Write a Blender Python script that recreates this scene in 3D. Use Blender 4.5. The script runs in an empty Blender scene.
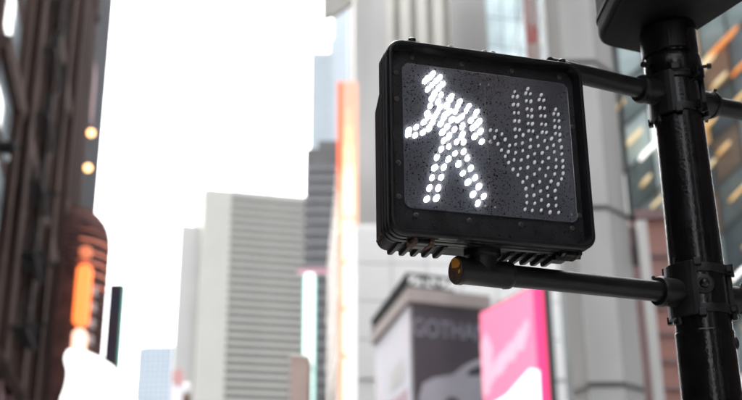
import bpy, bmesh, math, random
from mathutils import Vector, Matrix
R = math.radians
random.seed(7)
S = bpy.context.scene
COL = S.collection
# ------------------------------------------------------------------ camera
cam_d = bpy.data.cameras.new('camera'); cam = bpy.data.objects.new('camera', cam_d); COL.objects.link(cam)
cam.location = (0, 0, 1.6)
cam.rotation_mode = 'XYZ'
cam.matrix_world = Matrix.Translation((0, 0, 1.6)) @ Matrix.Rotation(R(90 + 19.5), 4, 'X') @ Matrix.Rotation(R(-0.5), 4, 'Z')
cam_d.sensor_width = 36; cam_d.lens = 50
cam_d.clip_start = 0.05; cam_d.clip_end = 6000
cam_d.dof.use_dof = True; cam_d.dof.focus_distance = 2.26; cam_d.dof.aperture_fstop = 2.75
S.camera = cam
# ------------------------------------------------------------------ sky, sun, exposure
SUN_EL, SUN_AZ = 52, -35            # azimuth from +y towards +x
W = bpy.data.worlds.new('World'); S.world = W; W.use_nodes = True
nt = W.node_tree
sky = nt.nodes.new('ShaderNodeTexSky'); sky.sky_type = 'NISHITA'; sky.sun_disc = False
sky.sun_elevation = R(SUN_EL); sky.sun_rotation = R(SUN_AZ); sky.air_density = 1.0; sky.dust_density = 4.0; sky.ozone_density = 1.0
hs = nt.nodes.new('ShaderNodeHueSaturation'); hs.inputs['Saturation'].default_value = 0.12
bgn = nt.nodes['Background']; bgn.inputs['Strength'].default_value = 0.15
nt.links.new(sky.outputs[0], hs.inputs['Color']); nt.links.new(hs.outputs[0], bgn.inputs['Color'])
sd = bpy.data.lights.new('sun', 'SUN'); sd.energy = 0.5; sd.angle = R(35); sd.color = (1, .97, .92)
sun = bpy.data.objects.new('sun', sd); COL.objects.link(sun)
sun.rotation_euler = Vector((math.sin(R(SUN_AZ)) * math.cos(R(SUN_EL)), math.cos(R(SUN_AZ)) * math.cos(R(SUN_EL)), math.sin(R(SUN_EL)))).to_track_quat('Z', 'Y').to_euler()
S.view_settings.view_transform = 'Standard'; S.view_settings.look = 'None'
S.view_settings.exposure = 2.6; S.view_settings.gamma = 1; S.view_settings.use_curve_mapping = False
S.render.engine = 'CYCLES'
S.cycles.use_denoising = True
S.cycles.max_bounces = 8; S.cycles.diffuse_bounces = 3; S.cycles.glossy_bounces = 4; S.cycles.transmission_bounces = 6; S.cycles.volume_bounces = 1
S.cycles.sample_clamp_indirect = 6

# ------------------------------------------------------------------ materials
def mat(name, col, rough=.5, metal=0, var=0.0, scale=4.0, bump=0.0, bscale=60, spec=.5, emit=None, estr=0, coat=0, col2=None, stretch=None, objvar=0):
    m = bpy.data.materials.new(name); m.use_nodes = True
    t = m.node_tree; n = t.nodes; b = n['Principled BSDF']
    b.inputs['Base Color'].default_value = (*col, 1); b.inputs['Roughness'].default_value = rough
    b.inputs['Metallic'].default_value = metal; b.inputs['Specular IOR Level'].default_value = spec
    b.inputs['Coat Weight'].default_value = coat
    tc = n.new('ShaderNodeTexCoord'); src = tc.outputs['Object']
    if stretch:
        mp = n.new('ShaderNodeMapping'); mp.inputs['Scale'].default_value = stretch
        t.links.new(src, mp.inputs[0]); src = mp.outputs[0]
    if var or col2:
        nz = n.new('ShaderNodeTexNoise'); nz.inputs['Scale'].default_value = scale; nz.inputs['Detail'].default_value = 6
        t.links.new(src, nz.inputs['Vector'])
        rp = n.new('ShaderNodeValToRGB'); rp.color_ramp.elements[0].position = .32; rp.color_ramp.elements[1].position = .7
        c2 = col2 if col2 else tuple(c * (1 + var) for c in col)
        c1 = col if col2 else tuple(c * (1 - var) for c in col)
        rp.color_ramp.elements[0].color = (*c1, 1); rp.color_ramp.elements[1].color = (*c2, 1)
        t.links.new(nz.outputs['Fac'], rp.inputs[0]); out = rp.outputs[0]
        if objvar:
            oi = n.new('ShaderNodeObjectInfo'); h = n.new('ShaderNodeHueSaturation')
            mr = n.new('ShaderNodeMapRange'); mr.inputs[3].default_value = 1 - objvar; mr.inputs[4].default_value = 1 + objvar
            t.links.new(oi.outputs['Random'], mr.inputs[0]); t.links.new(mr.outputs[0], h.inputs['Value']); t.links.new(out, h.inputs['Color']); out = h.outputs[0]
        t.links.new(out, b.inputs['Base Color'])
        m2 = n.new('ShaderNodeMapRange'); m2.inputs[3].default_value = max(0, rough - .08); m2.inputs[4].default_value = min(1, rough + .12)
        t.links.new(nz.outputs['Fac'], m2.inputs[0]); t.links.new(m2.outputs[0], b.inputs['Roughness'])
    if bump:
        nb = n.new('ShaderNodeTexNoise'); nb.inputs['Scale'].default_value = bscale; nb.inputs['Detail'].default_value = 4
        t.links.new(src, nb.inputs['Vector'])
        bp = n.new('ShaderNodeBump'); bp.inputs['Strength'].default_value = bump; bp.inputs['Distance'].default_value = .02
        t.links.new(nb.outputs['Fac'], bp.inputs['Height']); t.links.new(bp.outputs[0], b.inputs['Normal'])
    if emit:
        b.inputs['Emission Color'].default_value = (*emit, 1); b.inputs['Emission Strength'].default_value = estr
    return m

# ------------------------------------------------------------------ mesh helpers
class MB:
    def __init__(s): s.v = []; s.f = []; s.sm = []
    def add(s, vs, fs, smooth=False):
        o = len(s.v); s.v += [tuple(v) for v in vs]; s.f += [tuple(i + o for i in f) for f in fs]; s.sm += [smooth] * len(fs); return s
    def box(s, x0, x1, y0, y1, z0, z1):
        return s.add([(x0,y0,z0),(x1,y0,z0),(x1,y1,z0),(x0,y1,z0),(x0,y0,z1),(x1,y0,z1),(x1,y1,z1),(x0,y1,z1)],
                     [(0,3,2,1),(4,5,6,7),(0,1,5,4),(1,2,6,5),(2,3,7,6),(3,0,4,7)])
    def prism(s, poly, a, b, axis='z'):            # polygon extruded along an axis
        n = len(poly)
        def p(q, h): return (q[0], q[1], h) if axis == 'z' else ((q[0], h, q[1]) if axis == 'y' else (h, q[0], q[1]))
        vs = [p(q, a) for q in poly] + [p(q, b) for q in poly]
        fs = [tuple(range(n - 1, -1, -1)), tuple(range(n, 2 * n))] + [(i, (i + 1) % n, n + (i + 1) % n, n + i) for i in range(n)]
        return s.add(vs, fs)
    def loft(s, loops, cap0=True, cap1=True, smooth=True):
        n = len(loops[0]); vs = [p for l in loops for p in l]; fs = []
        for k in range(len(loops) - 1):
            for i in range(n):
                j = (i + 1) % n; fs.append((k * n + i, k * n + j, (k + 1) * n + j, (k + 1) * n + i))
        if cap0: fs.append(tuple(range(n - 1, -1, -1)))
        if cap1: fs.append(tuple((len(loops) - 1) * n + i for i in range(n)))
        return s.add(vs, fs, smooth)
    def cyl(s, p, q, r0, r1=None, n=24, prof=None):  # cylinder between two points; prof = [(t, r)] along it
        p, q = Vector(p), Vector(q); d = q - p
        if prof is None: prof = [(0, r0), (1, r0 if r1 is None else r1)]
        zq = d.to_track_quat('Z', 'Y'); X = zq @ Vector((1, 0, 0)); Y = zq @ Vector((0, 1, 0))
        return s.loft([[p + d * t + (X * math.cos(2 * math.pi * i / n) + Y * math.sin(2 * math.pi * i / n)) * r for i in range(n)] for t, r in prof])
    def bar(s, p, q, w, h=None):
        p, q = Vector(p), Vector(q); d = q - p; h = h or w
        zq = d.to_track_quat('Z', 'Y'); X = zq @ Vector((w / 2, 0, 0)); Y = zq @ Vector((0, h / 2, 0))
        c = [(-1, -1), (1, -1), (1, 1), (-1, 1)]
        return s.loft([[p + X * a + Y * b for a, b in c], [q + X * a + Y * b for a, b in c]], smooth=False)
    def ball(s, c, rx, ry=None, rz=None, nu=14, nv=8):
        ry = ry or rx; rz = rz or rx; vs = []; fs = []
        for j in range(1, nv):
            a = math.pi * j / nv
            for i in range(nu):
                t = 2 * math.pi * i / nu
                vs.append((c[0] + rx * math.sin(a) * math.cos(t), c[1] + ry * math.sin(a) * math.sin(t), c[2] + rz * math.cos(a)))
        vs += [(c[0], c[1], c[2] + rz), (c[0], c[1], c[2] - rz)]; T = len(vs) - 2
        for j in range(nv - 2):
            for i in range(nu):
                k = (i + 1) % nu; fs.append((j * nu + i, (j + 1) * nu + i, (j + 1) * nu + k, j * nu + k))
        for i in range(nu):
            k = (i + 1) % nu; fs.append((T, i, k)); fs.append((T + 1, (nv - 2) * nu + k, (nv - 2) * nu + i))
        return s.add(vs, fs, True)
    def mesh(s, name, m, bevel=0):
        me = bpy.data.meshes.new(name); me.from_pydata(s.v, [], s.f)
        for p, q in zip(me.polygons, s.sm): p.use_smooth = q
        bm = bmesh.new(); bm.from_mesh(me); bmesh.ops.recalc_face_normals(bm, faces=bm.faces)
        if bevel: bmesh.ops.bevel(bm, geom=[e for e in bm.edges if len(e.link_faces) == 2 and e.calc_face_angle(0) > .6], offset=bevel, segments=2, affect='EDGES', profile=.6)
        bm.to_mesh(me); bm.free()
        if any(s.sm): me.set_sharp_from_angle(angle=R(38))
        me.materials.append(m); return me
    def build(s, name, m, parent=None, bevel=0, **kw):
        return link(name, s.mesh(name, m, bevel), parent, **kw)
def link(name, me, parent=None, loc=None, rot=None, **kw):
    o = bpy.data.objects.new(name, me); COL.objects.link(o)
    if parent: o.parent = parent
    if loc is not None: o.location = loc
    if rot is not None: o.rotation_euler = rot
    tag(o, **kw); return o
def tag(o, label=None, cat=None, group=None, kind=None):
    if label: o['label'] = label
    if cat: o['category'] = cat
    if group: o['group'] = group
    if kind: o['kind'] = kind
    return o
def thing(name, label, cat, loc=(0, 0, 0), yaw=0, group=None):
    o = bpy.data.objects.new(name, None); COL.objects.link(o); o.empty_display_size = .1
    o.location = loc; o.rotation_euler = (0, 0, R(yaw)); return tag(o, label, cat, group)
def rrect(x0, x1, z0, z1, r, y, n=6):               # rounded rectangle loop in the plane y = const
    out = []
    for cx, cz, a0 in ((x1 - r, z1 - r, 0), (x0 + r, z1 - r, 90), (x0 + r, z0 + r, 180), (x1 - r, z0 + r, 270)):
        for i in range(n + 1):
            a = R(a0 + 90 * i / n); out.append((cx + r * math.cos(a), y, cz + r * math.sin(a)))
    return out
def text_mesh(name, body, size, m, depth=.01):
    cu = bpy.data.curves.new(name, 'FONT'); cu.body = body; cu.size = size; cu.extrude = depth; cu.align_x = 'CENTER'; cu.align_y = 'CENTER'
    o = bpy.data.objects.new(name, cu); COL.objects.link(o)
    me = bpy.data.meshes.new_from_object(o.evaluated_get(bpy.context.evaluated_depsgraph_get())); bpy.data.objects.remove(o)
    me.materials.clear(); me.materials.append(m); return me

# ------------------------------------------------------------------ palette
asphalt = mat('asphalt', (.05, .05, .052), .85, var=.35, scale=2, bump=.3, bscale=90)
concrete = mat('paving', (.26, .25, .24), .8, var=.2, scale=1.5, bump=.2, bscale=60)
kerbm = mat('kerb_stone', (.3, .3, .29), .75, var=.2, scale=3)
paint_w = mat('road_paint', (.75, .75, .72), .7, var=.1, scale=6)
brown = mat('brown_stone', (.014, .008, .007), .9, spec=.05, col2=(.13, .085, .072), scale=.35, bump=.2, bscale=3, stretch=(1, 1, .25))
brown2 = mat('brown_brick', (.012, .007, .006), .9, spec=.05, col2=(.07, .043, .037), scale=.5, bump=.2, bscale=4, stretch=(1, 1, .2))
mauve = mat('mauve_stone', (.13, .06, .065), .7, var=.25, scale=.6)
trim = mat('stone_trim', (.11, .08, .07), .8, spec=.1, var=.25, scale=1.2)
iron = mat('dark_iron', (.02, .02, .02), .7, spec=.15, var=.3, scale=3)
glass_d = mat('window_glass', (.03, .04, .045), .06, var=.3, scale=.4, spec=.8, objvar=.5)
glass_l = mat('sky_glass', (.32, .38, .40), .08, var=.2, scale=.3, spec=.9)
tower_l = mat('tower_concrete', (.44, .425, .385), .8, var=.06, scale=.05)
tower_d = mat('tower_glass', (.03, .025, .022), .5, var=.3, scale=.12, spec=.25)
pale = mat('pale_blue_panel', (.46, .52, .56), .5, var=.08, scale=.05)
farm = mat('haze_faded_panel', (.50, .55, .60), .5, var=.1, scale=.03)  # fade of distant haze mixed into the panel colour
farg = mat('haze_faded_glass', (.34, .41, .48), .3, var=.2, scale=.05)  # same haze fade put into the glass colour
darkb = mat('dark_panel', (.06, .056, .056), .4, var=.3, scale=.1)
darkg = mat('dark_glass', (.11, .11, .12), .25, var=.3, scale=.1)
beige = mat('beige_stone', (.21, .18, .165), .8, var=.1, scale=.1)
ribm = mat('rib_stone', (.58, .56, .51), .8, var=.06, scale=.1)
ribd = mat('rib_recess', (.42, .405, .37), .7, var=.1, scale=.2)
grain = mat('grey_mesh_panel', (.42, .415, .40), .7, col2=(.58, .57, .55), scale=.35, stretch=(1, 1, .12))
whitem = mat('white_panel', (.80, .79, .77), .6, var=.04, scale=.15)
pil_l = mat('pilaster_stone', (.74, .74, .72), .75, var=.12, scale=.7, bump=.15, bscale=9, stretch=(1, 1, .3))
pil_d = mat('pilaster_shaded', (.22, .215, .205), .75, var=.14, scale=.7, bump=.15, bscale=9, stretch=(1, 1, .3))  # same stone as the front, shade of the turned facets put into its colour
jointm = mat('joint_band', (.22, .21, .2), .6, var=.3, scale=2)
steel_d = mat('black_steel', (.03, .03, .03), .5, var=.2, scale=2)
teal = mat('teal_glass', (.16, .24, .25), .12, var=.55, scale=.35, spec=.8, objvar=.55)
teal_l = mat('pale_teal_glass', (.40, .50, .51), .12, var=.35, scale=.25, spec=.8, objvar=.25)
salmon = mat('salmon_brick', (.50, .22, .17), .8, col2=(.46, .30, .28), scale=.35)
mauve2 = mat('mauve_panel', (.30, .2, .2), .7, var=.2, scale=.5)

def glow(name, c, s, base=None): return mat(name, base or tuple(min(.5, x * .5) for x in c), .4, emit=c, estr=s * .18)

# ------------------------------------------------------------------ ground, road, pavement
MB().add([(-3000, -3000, 0), (3000, -3000, 0), (3000, 3000, 0), (-3000, 3000, 0)], [(0, 1, 2, 3)]).build('ground', asphalt, kind='structure')
MB().box(-4, 12, -30, 6.0, .004, .13).build('pavement', concrete, kind='structure', bevel=.01)
MB().box(-4.16, -4.001, -30, 6.16, .004, .134).box(-4, 12, 6.001, 6.16, .004, .134).build('kerb', kerbm, kind='structure', bevel=.01)
m = MB()
for k in range(9): m.add([(-3.5 + k * 1.2, 7.2, .006), (-2.9 + k * 1.2, 7.2, .006), (-2.9 + k * 1.2, 10.4, .006), (-3.5 + k * 1.2, 10.4, .006)], [(0, 1, 2, 3)])
m.build('crossing_stripes', paint_w, kind='structure')

# ------------------------------------------------------------------ facade kit (local x along, y into the building, z up, facade at y = 0)
def win_meshes(w, h, fm, gm, bars=(1, 1), d=.12):
    f = MB(); t = .07 * min(w, 2)
    f.box(-w/2, -w/2 + t, 0, d, 0, h).box(w/2 - t, w/2, 0, d, 0, h).box(-w/2 + t, w/2 - t, 0, d, 0, t).box(-w/2 + t, w/2 - t, 0, d, h - t, h)
    for k in range(1, bars[0] + 1):
        x = -w/2 + w * k / (bars[0] + 1); f.box(x - t/3, x + t/3, .01, d - .01, t, h - t)
    for k in range(1, bars[1] + 1):
        z = h * k / (bars[1] + 1); f.box(-w/2 + t, w/2 - t, .015, d - .015, z - t/3, z + t/3)
    p = MB().box(-w/2 + t/2, w/2 - t/2, d * .45, d * .6, t/2, h - t/2)
    return f.mesh('window', fm), p.mesh('pane', gm)
def facade(t, x0, x1, z0, z1, bay, floor, ww, wh, wallm, fm, gm, proud=.18, bars=(1, 1), depth=10, sill=None, skip=lambda i, j: False, rec=.25, d=.12):
    nb = max(1, round((x1 - x0) / bay)); nf = max(1, round((z1 - z0) / floor)); bw = (x1 - x0) / nb; fh = (z1 - z0) / nf
    MB().box(x0, x1, rec + .25, depth, 0, z1).build('core', wallm, t)
    pier = MB().box(-(bw - ww)/2, (bw - ww)/2, -proud, rec + .249, z0, z1).mesh('pier', wallm)
    for i in range(nb + 1): link('pier', pier, t, (x0 + i * bw, 0, 0))
    sp = MB().box(x0 + (bw - ww)/2, x1 - (bw - ww)/2, .0, rec + .248, 0, fh - wh).mesh('spandrel', wallm)
    fw, pn = win_meshes(ww - .02, wh - .02, fm, gm, bars, d)
    sl = MB().box(-ww/2 + .01, ww/2 - .01, -.1, .1, -.14, 0).mesh('sill', sill) if sill else None
    for j in range(nf):
        link('spandrel', sp, t, (0, 0, z0 + j * fh))
        for i in range(nb):
            if skip(i, j): continue
            o = link('window', fw, t, (x0 + (i + .5) * bw, rec, z0 + j * fh + fh - wh + .01)); link('pane', pn, o)
            if sl: link('sill', sl, o, (0, -rec, 0))
    return nb, nf, bw, fh

# ------------------------------------------------------------------ unseen blocks round the camera, added to shape reflections
def block(label, x, y, yaw, L, H, wallm):
    t = thing('reflection_block', label, 'building', (x, y, 0), yaw)
    MB().box(0, L, .3, 12, 0, H).build('core', wallm, t)
    pr = MB().box(-.5, .5, 0, .299, 0, H).mesh('pier', wallm); st = MB().box(.01, L - .01, .05, .298, 0, 1.6).mesh('spandrel', wallm); gl = MB().box(.02, L - .02, .15, .297, 0, 1.98).mesh('window_strip', glass_d)
    for k in range(int(L / 3) + 1): link('pier', pr, t, (min(L - .5, .5 + k * 3), 0, 0))
    for k in range(int(H / 3.6)): link('spandrel', st, t, (0, 0, k * 3.6)); link('window_strip', gl, t, (0, 0, k * 3.6 + 1.61))
block('unseen low brown block behind the viewer, left, added to narrow the pole highlight', -4.6, -14, 180, 26, 12, brown2)
block('unseen low brown block behind the viewer, middle, added to narrow the pole highlight', 7.2, -14, 180, 6.4, 12, brown2)
block('unseen dark block behind the viewer, right, placed to darken the lens reflection', 42, -11.5, 180, 30, 26, brown2)
block('unseen dark block on the right, added to cut reflected sky', 13.5, 19, -90, 29, 55, brown2)
block('unseen dark block at the near left, added to cut reflected sky', -11, -14, 90, 32, 45, brown2)

# ------------------------------------------------------------------ left side of the street
BX, BY, YAW = -5.85, -1.35, 103.0
t = thing('stone_building', 'near dark brown stone building with iron fire escape along the left edge', 'building', (BX, BY, 0), YAW)
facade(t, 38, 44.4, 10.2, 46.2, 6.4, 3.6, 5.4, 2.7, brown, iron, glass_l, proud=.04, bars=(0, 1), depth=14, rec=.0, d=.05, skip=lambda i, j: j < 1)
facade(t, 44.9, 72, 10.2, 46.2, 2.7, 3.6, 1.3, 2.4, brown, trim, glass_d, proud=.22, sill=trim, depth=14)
MB().box(44.41, 44.89, -.3, 14, 9.6, 46.2).build('corner_pier', trim, t)
MB().box(38, 72, .0, 14, 0, 9.6).build('lower_wall', mauve, t)
for z, p in ((9.6, .55), (20.7, .45), (31.5, .45)): MB().prism([(-p, z + .5), (-p, z + .35), (-.29, z - .05), (.4, z - .05), (.4, z + .5)], 37.9, 72, 'x').build('cornice', trim if z > 10 else brown2, t)
for k in range(11): MB().box(45.4 + k * 2.7 - .18, 45.4 + k * 2.7 + .18, -.62 + .2 * (k % 3), -.221, 10.2, 46).build('pilaster', (brown2, trim, brown)[k % 3], t)
for k in range(5): MB().bar((47 + k * 3.1, -.2, 11.5 + (k * 2 % 5) * 2.1), (47 + k * 3.1, -1.5, 11.7 + (k * 2 % 5) * 2.1), .16).build('sign_bracket', iron, t)
for k in range(7): MB().box(39 + k * 4.6, 39.7 + k * 4.6, -.25, .02, 0, 9.5).build('lower_pilaster', mauve, t)
t = thing('fire_escape', 'dark iron fire escape zigzagging down the brown stone facade', 'fire escape', (BX, BY, 0), YAW)
for j in range(6):
    z = 12.1 + j * 3.6; m = MB()
    for k in range(16): m.box(49.2 + k * .36, 49.3 + k * .36, -.93, -.32, z, z + .06)
    m.box(49, 55, -.97, -.92, z - .06, z + .06).box(49, 55, -.32, -.29, z - .06, z + .06)
    m.build('platform', iron, t)
    m = MB()
    for k in range(13): m.box(49 + k * .495, 49.03 + k * .495, -.97, -.94, z + .06, z + 1)
    m.box(49, 55, -.98, -.93, z + 1, z + 1.05); m.build('railing', iron, t)
    if j: 
        m = MB()
        for y in (-.85, -.4): m.bar((50, y, z - 3.5), (54, y, z), .05, .1)
        for k in range(12): m.bar((50.2 + k * .33, -.85, z - 3.35 + k * .29), (50.2 + k * .33, -.4, z - 3.35 + k * .29), .10, .02)
        m.build('stair', iron, t)
t = thing('brick_tower', 'tall dark brown building between the stone facade and the slate tower on the left', 'building', (BX, BY, 0), YAW)
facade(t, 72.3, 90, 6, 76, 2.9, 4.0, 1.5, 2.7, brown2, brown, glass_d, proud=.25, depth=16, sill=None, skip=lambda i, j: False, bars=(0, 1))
for z in (26, 50, 70): MB().prism([(-.5, z + .7), (-.5, z + .4), (-.26, z), (.4, z), (.4, z + .7)], 72.3, 90, 'x').build('cornice', brown, t)
t = thing('slate_tower', 'dark blue grey tower whose edge meets the white sky on the left', 'building', (BX, BY, 0), YAW)
facade(t, 90.3, 122.0, 4, 100, 3.0, 4.0, 2.2, 3.0, mat('slate', (.035, .036, .045), .6, spec=.2, var=.3, scale=.4), iron, mat('dull_glass', (.03, .033, .045), .5, spec=.15, var=.3, scale=.4), proud=.1, depth=16, bars=(0, 1))
MB().box(95, 99, -.13, -.101, 43, 49).build('red_panel', mat('red_panel', (.16, .03, .045), .6, var=.2, scale=.5), t)
# arm and lamp at the far left
t = thing('floodlight_arm', 'short black bracket arm with a small round lamp on the left facade', 'bracket lamp', (-14.95, 38, 17.4))
MB().cyl((-.3, 0, 0), (.88, -.15, .0), .24, n=14).build('arm', iron, t)
MB().cyl((.5, -.15, -.2), (.5, -.15, -.36), .05, n=10).build('stem', iron, t)
MB().ball((.5, -.15, -.5), .17).build('lamp_globe', glass_l, t)
# small warm lamps
wl = glow('warm_bulb', (1, .5, .2), 5)
wl2 = glow('amber_bulb', (1, .68, .25), 4.5)
for (x, y, z, m_, lab) in ((-26.8, 91, 40.9, wl, 'upper orange lamp on the dark brown facade'), (-26.8, 91, 37.3, wl, 'lower orange lamp on the dark brown facade'),
                           (-26.08, 88.3, 25.3, wl2, 'upper of two touching yellow lamps beside the orange sign'), (-26.0, 88.3, 24.4, wl2, 'lower of two touching yellow lamps beside the orange sign')):
    t = thing('wall_lamp', lab, 'lamp', (x, y, z), group='small lamps on the left facades')
    MB().ball((0, 0, 0), .36, nu=12).build('bulb', m_, t)
    MB().cyl((-.9, .25, .0), (-.1, 0, 0), .05, n=8).build('arm', iron, t)
# round marquee with LED panels
t = thing('round_marquee', 'rounded banded corner turret with glowing orange panels on the left', 'marquee', (-23.1, 75.4, 0))
prof = []; RM = 3.1
for k in range(42):
    z = 10 + k * .42; r = RM if z < 24.2 else RM * (max(.0, 1 - ((z - 24.2) / 3.3) ** 2.6)) ** .4 if z < 27.3 else .6
    prof += [(z, r), (z + .24, r), (z + .24, r * .92), (z + .4, r * .92)]
MB().loft([[(math.cos(2*math.pi*i/32) * r, math.sin(2*math.pi*i/32) * r, z) for i in range(32)] for z, r in prof], smooth=False).build('banded_drum', mat('rust_metal', (.11, .05, .043), .6, var=.6, scale=.7, spec=.2), t)
for k, z in enumerate((21.1, 22.0, 22.8, 23.6, 24.5, 25.3)):
    r = (RM if z < 24.2 else RM * math.sqrt(1 - ((z - 24.2) / 3.6) ** 2)) + .03
    MB().loft([[(math.cos(R(-60 + i * 9)) * (r + d), math.sin(R(-60 + i * 9)) * (r + d), z + h) for i in range(12)] + [(math.cos(R(39 - i * 9)) * (r - .12 + d * 0), math.sin(R(39 - i * 9)) * (r - .12), z + h) for i in range(12)] for d, h in ((0, 0), (0, .12))], smooth=False).build('neon_band', glow('neon_orange', (1, .26, .14), .55 if k < 4 else .55), t)
def panel(name, cx, z0, z1, hw, m_, y0=-3.0):
    cx += 1.2
    MB().loft([rrect(cx - hw - e, cx + hw + e, z0 - e, z1 + e, hw * .96, y) for y, e in ((y0, -.06), (y0 + .06, 0), (y0 + .5, 0))]).build(name, m_, t)
panel('orange_panel', .95, 17.9, 22.5, .52, glow('orange_led', (1, .20, .05), 2.3)); panel('white_panel', .98, 14.4, 17.7, .46, glow('peach_led', (1, .55, .42), 2.2)); panel('small_panel', .9, 23.0, 23.9, .42, glow('dim_orange_led', (1, .3, .15), .7))
for k in range(5): MB().box(2.35, 2.9, -2.4, -1.6, 15.5 + k * 1.2, 16.2 + k * 1.2).build('side_letter_block', mat('dull_silver', (.4, .38, .38), .5), t, bevel=.08)
# projecting screen sign
t = thing('blade_screen', 'dark projecting screen with a thin green edge beyond the orange marquee', 'sign', (-22.9, 90, 0))
MB().box(-.75, .5, 0, .8, 15, 25.7).build('casing', mat('plum_casing', (.05, .028, .03), .4, var=.3, scale=.6), t)
MB().box(-.6, .42, -.05, -.001, 15.2, 25.5).build('screen', mat('dark_screen', (.10, .05, .055), .3, col2=(.03, .05, .09), scale=.35), t)
MB().box(.501, .62, -.02, .7, 15.2, 25.6).build('edge_light', glow('green_led', (.12, .5, .4), .5), t)
MB().box(-4.2, -.76, .2, .6, 18, 19).build('wall_bracket', iron, t)
# white glowing sign
t = thing('cloud_sign', 'large glaring white glowing sign with a curved top at bottom left', 'sign', (-9.35, 35, 0))
pts = [(-1.08, 8.50), (-1.0, 8.62), (-.5, 8.55), (.0, 8.36), (.45, 8.08), (.85, 7.68), (1.15, 7.25), (1.42, 6.7), (1.6, 6.1), (1.62, 5.4), (-.9, 5.4), (-1.1, 6.0), (-1.14, 6.6), (-1.12, 6.95), (-1.06, 7.15), (-1.0, 7.4), (-.98, 7.68), (-.99, 7.9), (-1.06, 8.1), (-1.12, 8.3)]
MB().prism(pts, -.25, .25, 'y').build('light_box', glow('white_led', (1, .98, .95), 2.6), t, bevel=.06)
MB().bar((-4.9, .1, 6.4), (-.9, .1, 6.4), .12).bar((-4.9, .1, 5.7), (-.9, .1, 5.7), .12).build('bracket', iron, t)

# ------------------------------------------------------------------ far end of the street
t = thing('hazy_tower', 'faint blue grey tower far away at the end of the street', 'building', (-148, 712, 0), -3)
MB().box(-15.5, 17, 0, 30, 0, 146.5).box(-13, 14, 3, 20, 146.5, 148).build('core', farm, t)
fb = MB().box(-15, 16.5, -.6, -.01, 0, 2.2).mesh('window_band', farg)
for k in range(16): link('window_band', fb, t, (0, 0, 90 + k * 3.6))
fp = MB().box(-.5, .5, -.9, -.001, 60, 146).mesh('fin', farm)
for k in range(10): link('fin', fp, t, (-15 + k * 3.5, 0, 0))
t = thing('striped_tower', 'tall pale grey office tower with dark horizontal window bands', 'building', (-72.2, 424, 0), 17)
MB().box(-.8, 11.2, -.9, 30, 0, 157.6).build('blank_bay', tower_l, t)
MB().box(11.21, 46, 0, 40, 0, 156.6).build('core', tower_d, t)
bd = MB().box(11.21, 46, -1.1, -.001, 0, 1.5).mesh('spandrel_band', tower_l)
wb = MB().box(11.21, 46, -.25, -.002, 0, 1.85).mesh('window_band', tower_d)
for k in range(30):
    z = 55 + k * 3.42
    link('spandrel_band', bd, t, (0, 0, z)); link('window_band', wb, t, (0, 0, z + 1.55))
MB().box(11.21, 46, -.6, 40, 156.6, 158.0).build('parapet', tower_l, t)
MB().box(-9.4, -.01, 5, 9, 0, 142.0).build('side_wing', mat('wing_concrete', (.44, .43, .41), .8, var=.05, scale=.05), t)
# clutter on a low roof
t = thing('low_building', 'low pale building below the striped tower', 'building', (-22.5, 126, 0), 10)
MB().box(-2.6, 3.2, 0, 10, 0, 19.6).box(-2.7, 3.3, -.15, 10.1, 19.6, 19.9).build('wall', whitem, t)
t = thing('rooftop_sign', 'small pink and white sign cluster below the striped tower', 'sign', (-22.6, 122.6, 0))
MB().bar((-.5, .15, 0), (-.5, .15, 23), .2).build('post', iron, t)
MB().loft([rrect(-1.2, .1, 22, 23.7, .3, y) for y in (-.2, .1)]).build('pink_panel', glow('pink_led', (.9, .5, .5), .5), t)
MB().loft([rrect(-1.3, .1, 19.3, 21.7, .2, y) for y in (-.2, .1)]).build('white_panel', glow('white_led_soft', (.9, .88, .95), .8), t)
MB().ball((.55, 0, 21.7), .5).build('white_globe', glow('globe_light', (1, 1, 1), .6), t)
MB().box(.15, 1.0, -.2, .3, 19.3, 20.8).build('brown_panel', mat('brown_sign', (.28, .15, .09), .6, var=.4, scale=1.5), t)
t = thing('pink_stone_house', 'narrow pale pink stone building beside the white light strip', 'building', (-11.0, 141, 0), 0)
MB().box(-.25, 2.2, 0, 12, 0, 28.3).box(-.35, 2.3, -.15, 12.1, 28.3, 28.9).build('wall', mat('pink_stone', (.52, .42, .38), .8, var=.1, scale=.4), t)
# pale blue and dark towers
t = thing('blue_tower', 'pale blue grey tower with a stepped top against the sky', 'building', (-19.1, 300, 0), 0)
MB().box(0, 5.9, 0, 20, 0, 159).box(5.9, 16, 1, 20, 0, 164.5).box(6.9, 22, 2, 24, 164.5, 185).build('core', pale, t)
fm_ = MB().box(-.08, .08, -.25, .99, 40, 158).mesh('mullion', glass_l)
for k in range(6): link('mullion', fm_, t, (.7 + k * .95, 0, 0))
t = thing('dark_tower', 'dark grey banded tower behind the white vertical light', 'building', (-16.4, 250, 0), 0)
MB().box(-.6, 9, 0, 25, 0, 104.5).box(2.5, 9, 3, 20, 104.5, 108).build('core', darkb, t)
bd = MB().box(-.65, 9.05, -.5, -.001, 0, 1.3).mesh('spandrel_band', darkg)
for k in range(28): link('spandrel_band', bd, t, (0, 0, 20 + k * 2.9))
t = thing('beige_building', 'warm beige building just left of the orange light strip', 'building', (-2.98, 104.9, 0), 0)
MB().prism([(0, 0), (1.3, .1), (-1.6, 66), (-4.55, 66)], 0, 50.2, 'z').build('wall', beige, t)
for z in (16, 24, 32, 40, 48): MB().prism([(-.12, -.1), (1.3, .0), (1.3, .09), (.01, -.002), (-4.56, 66), (-4.72, 66)], z, z + .6, 'z').build('string_course', ribm, t)
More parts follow.
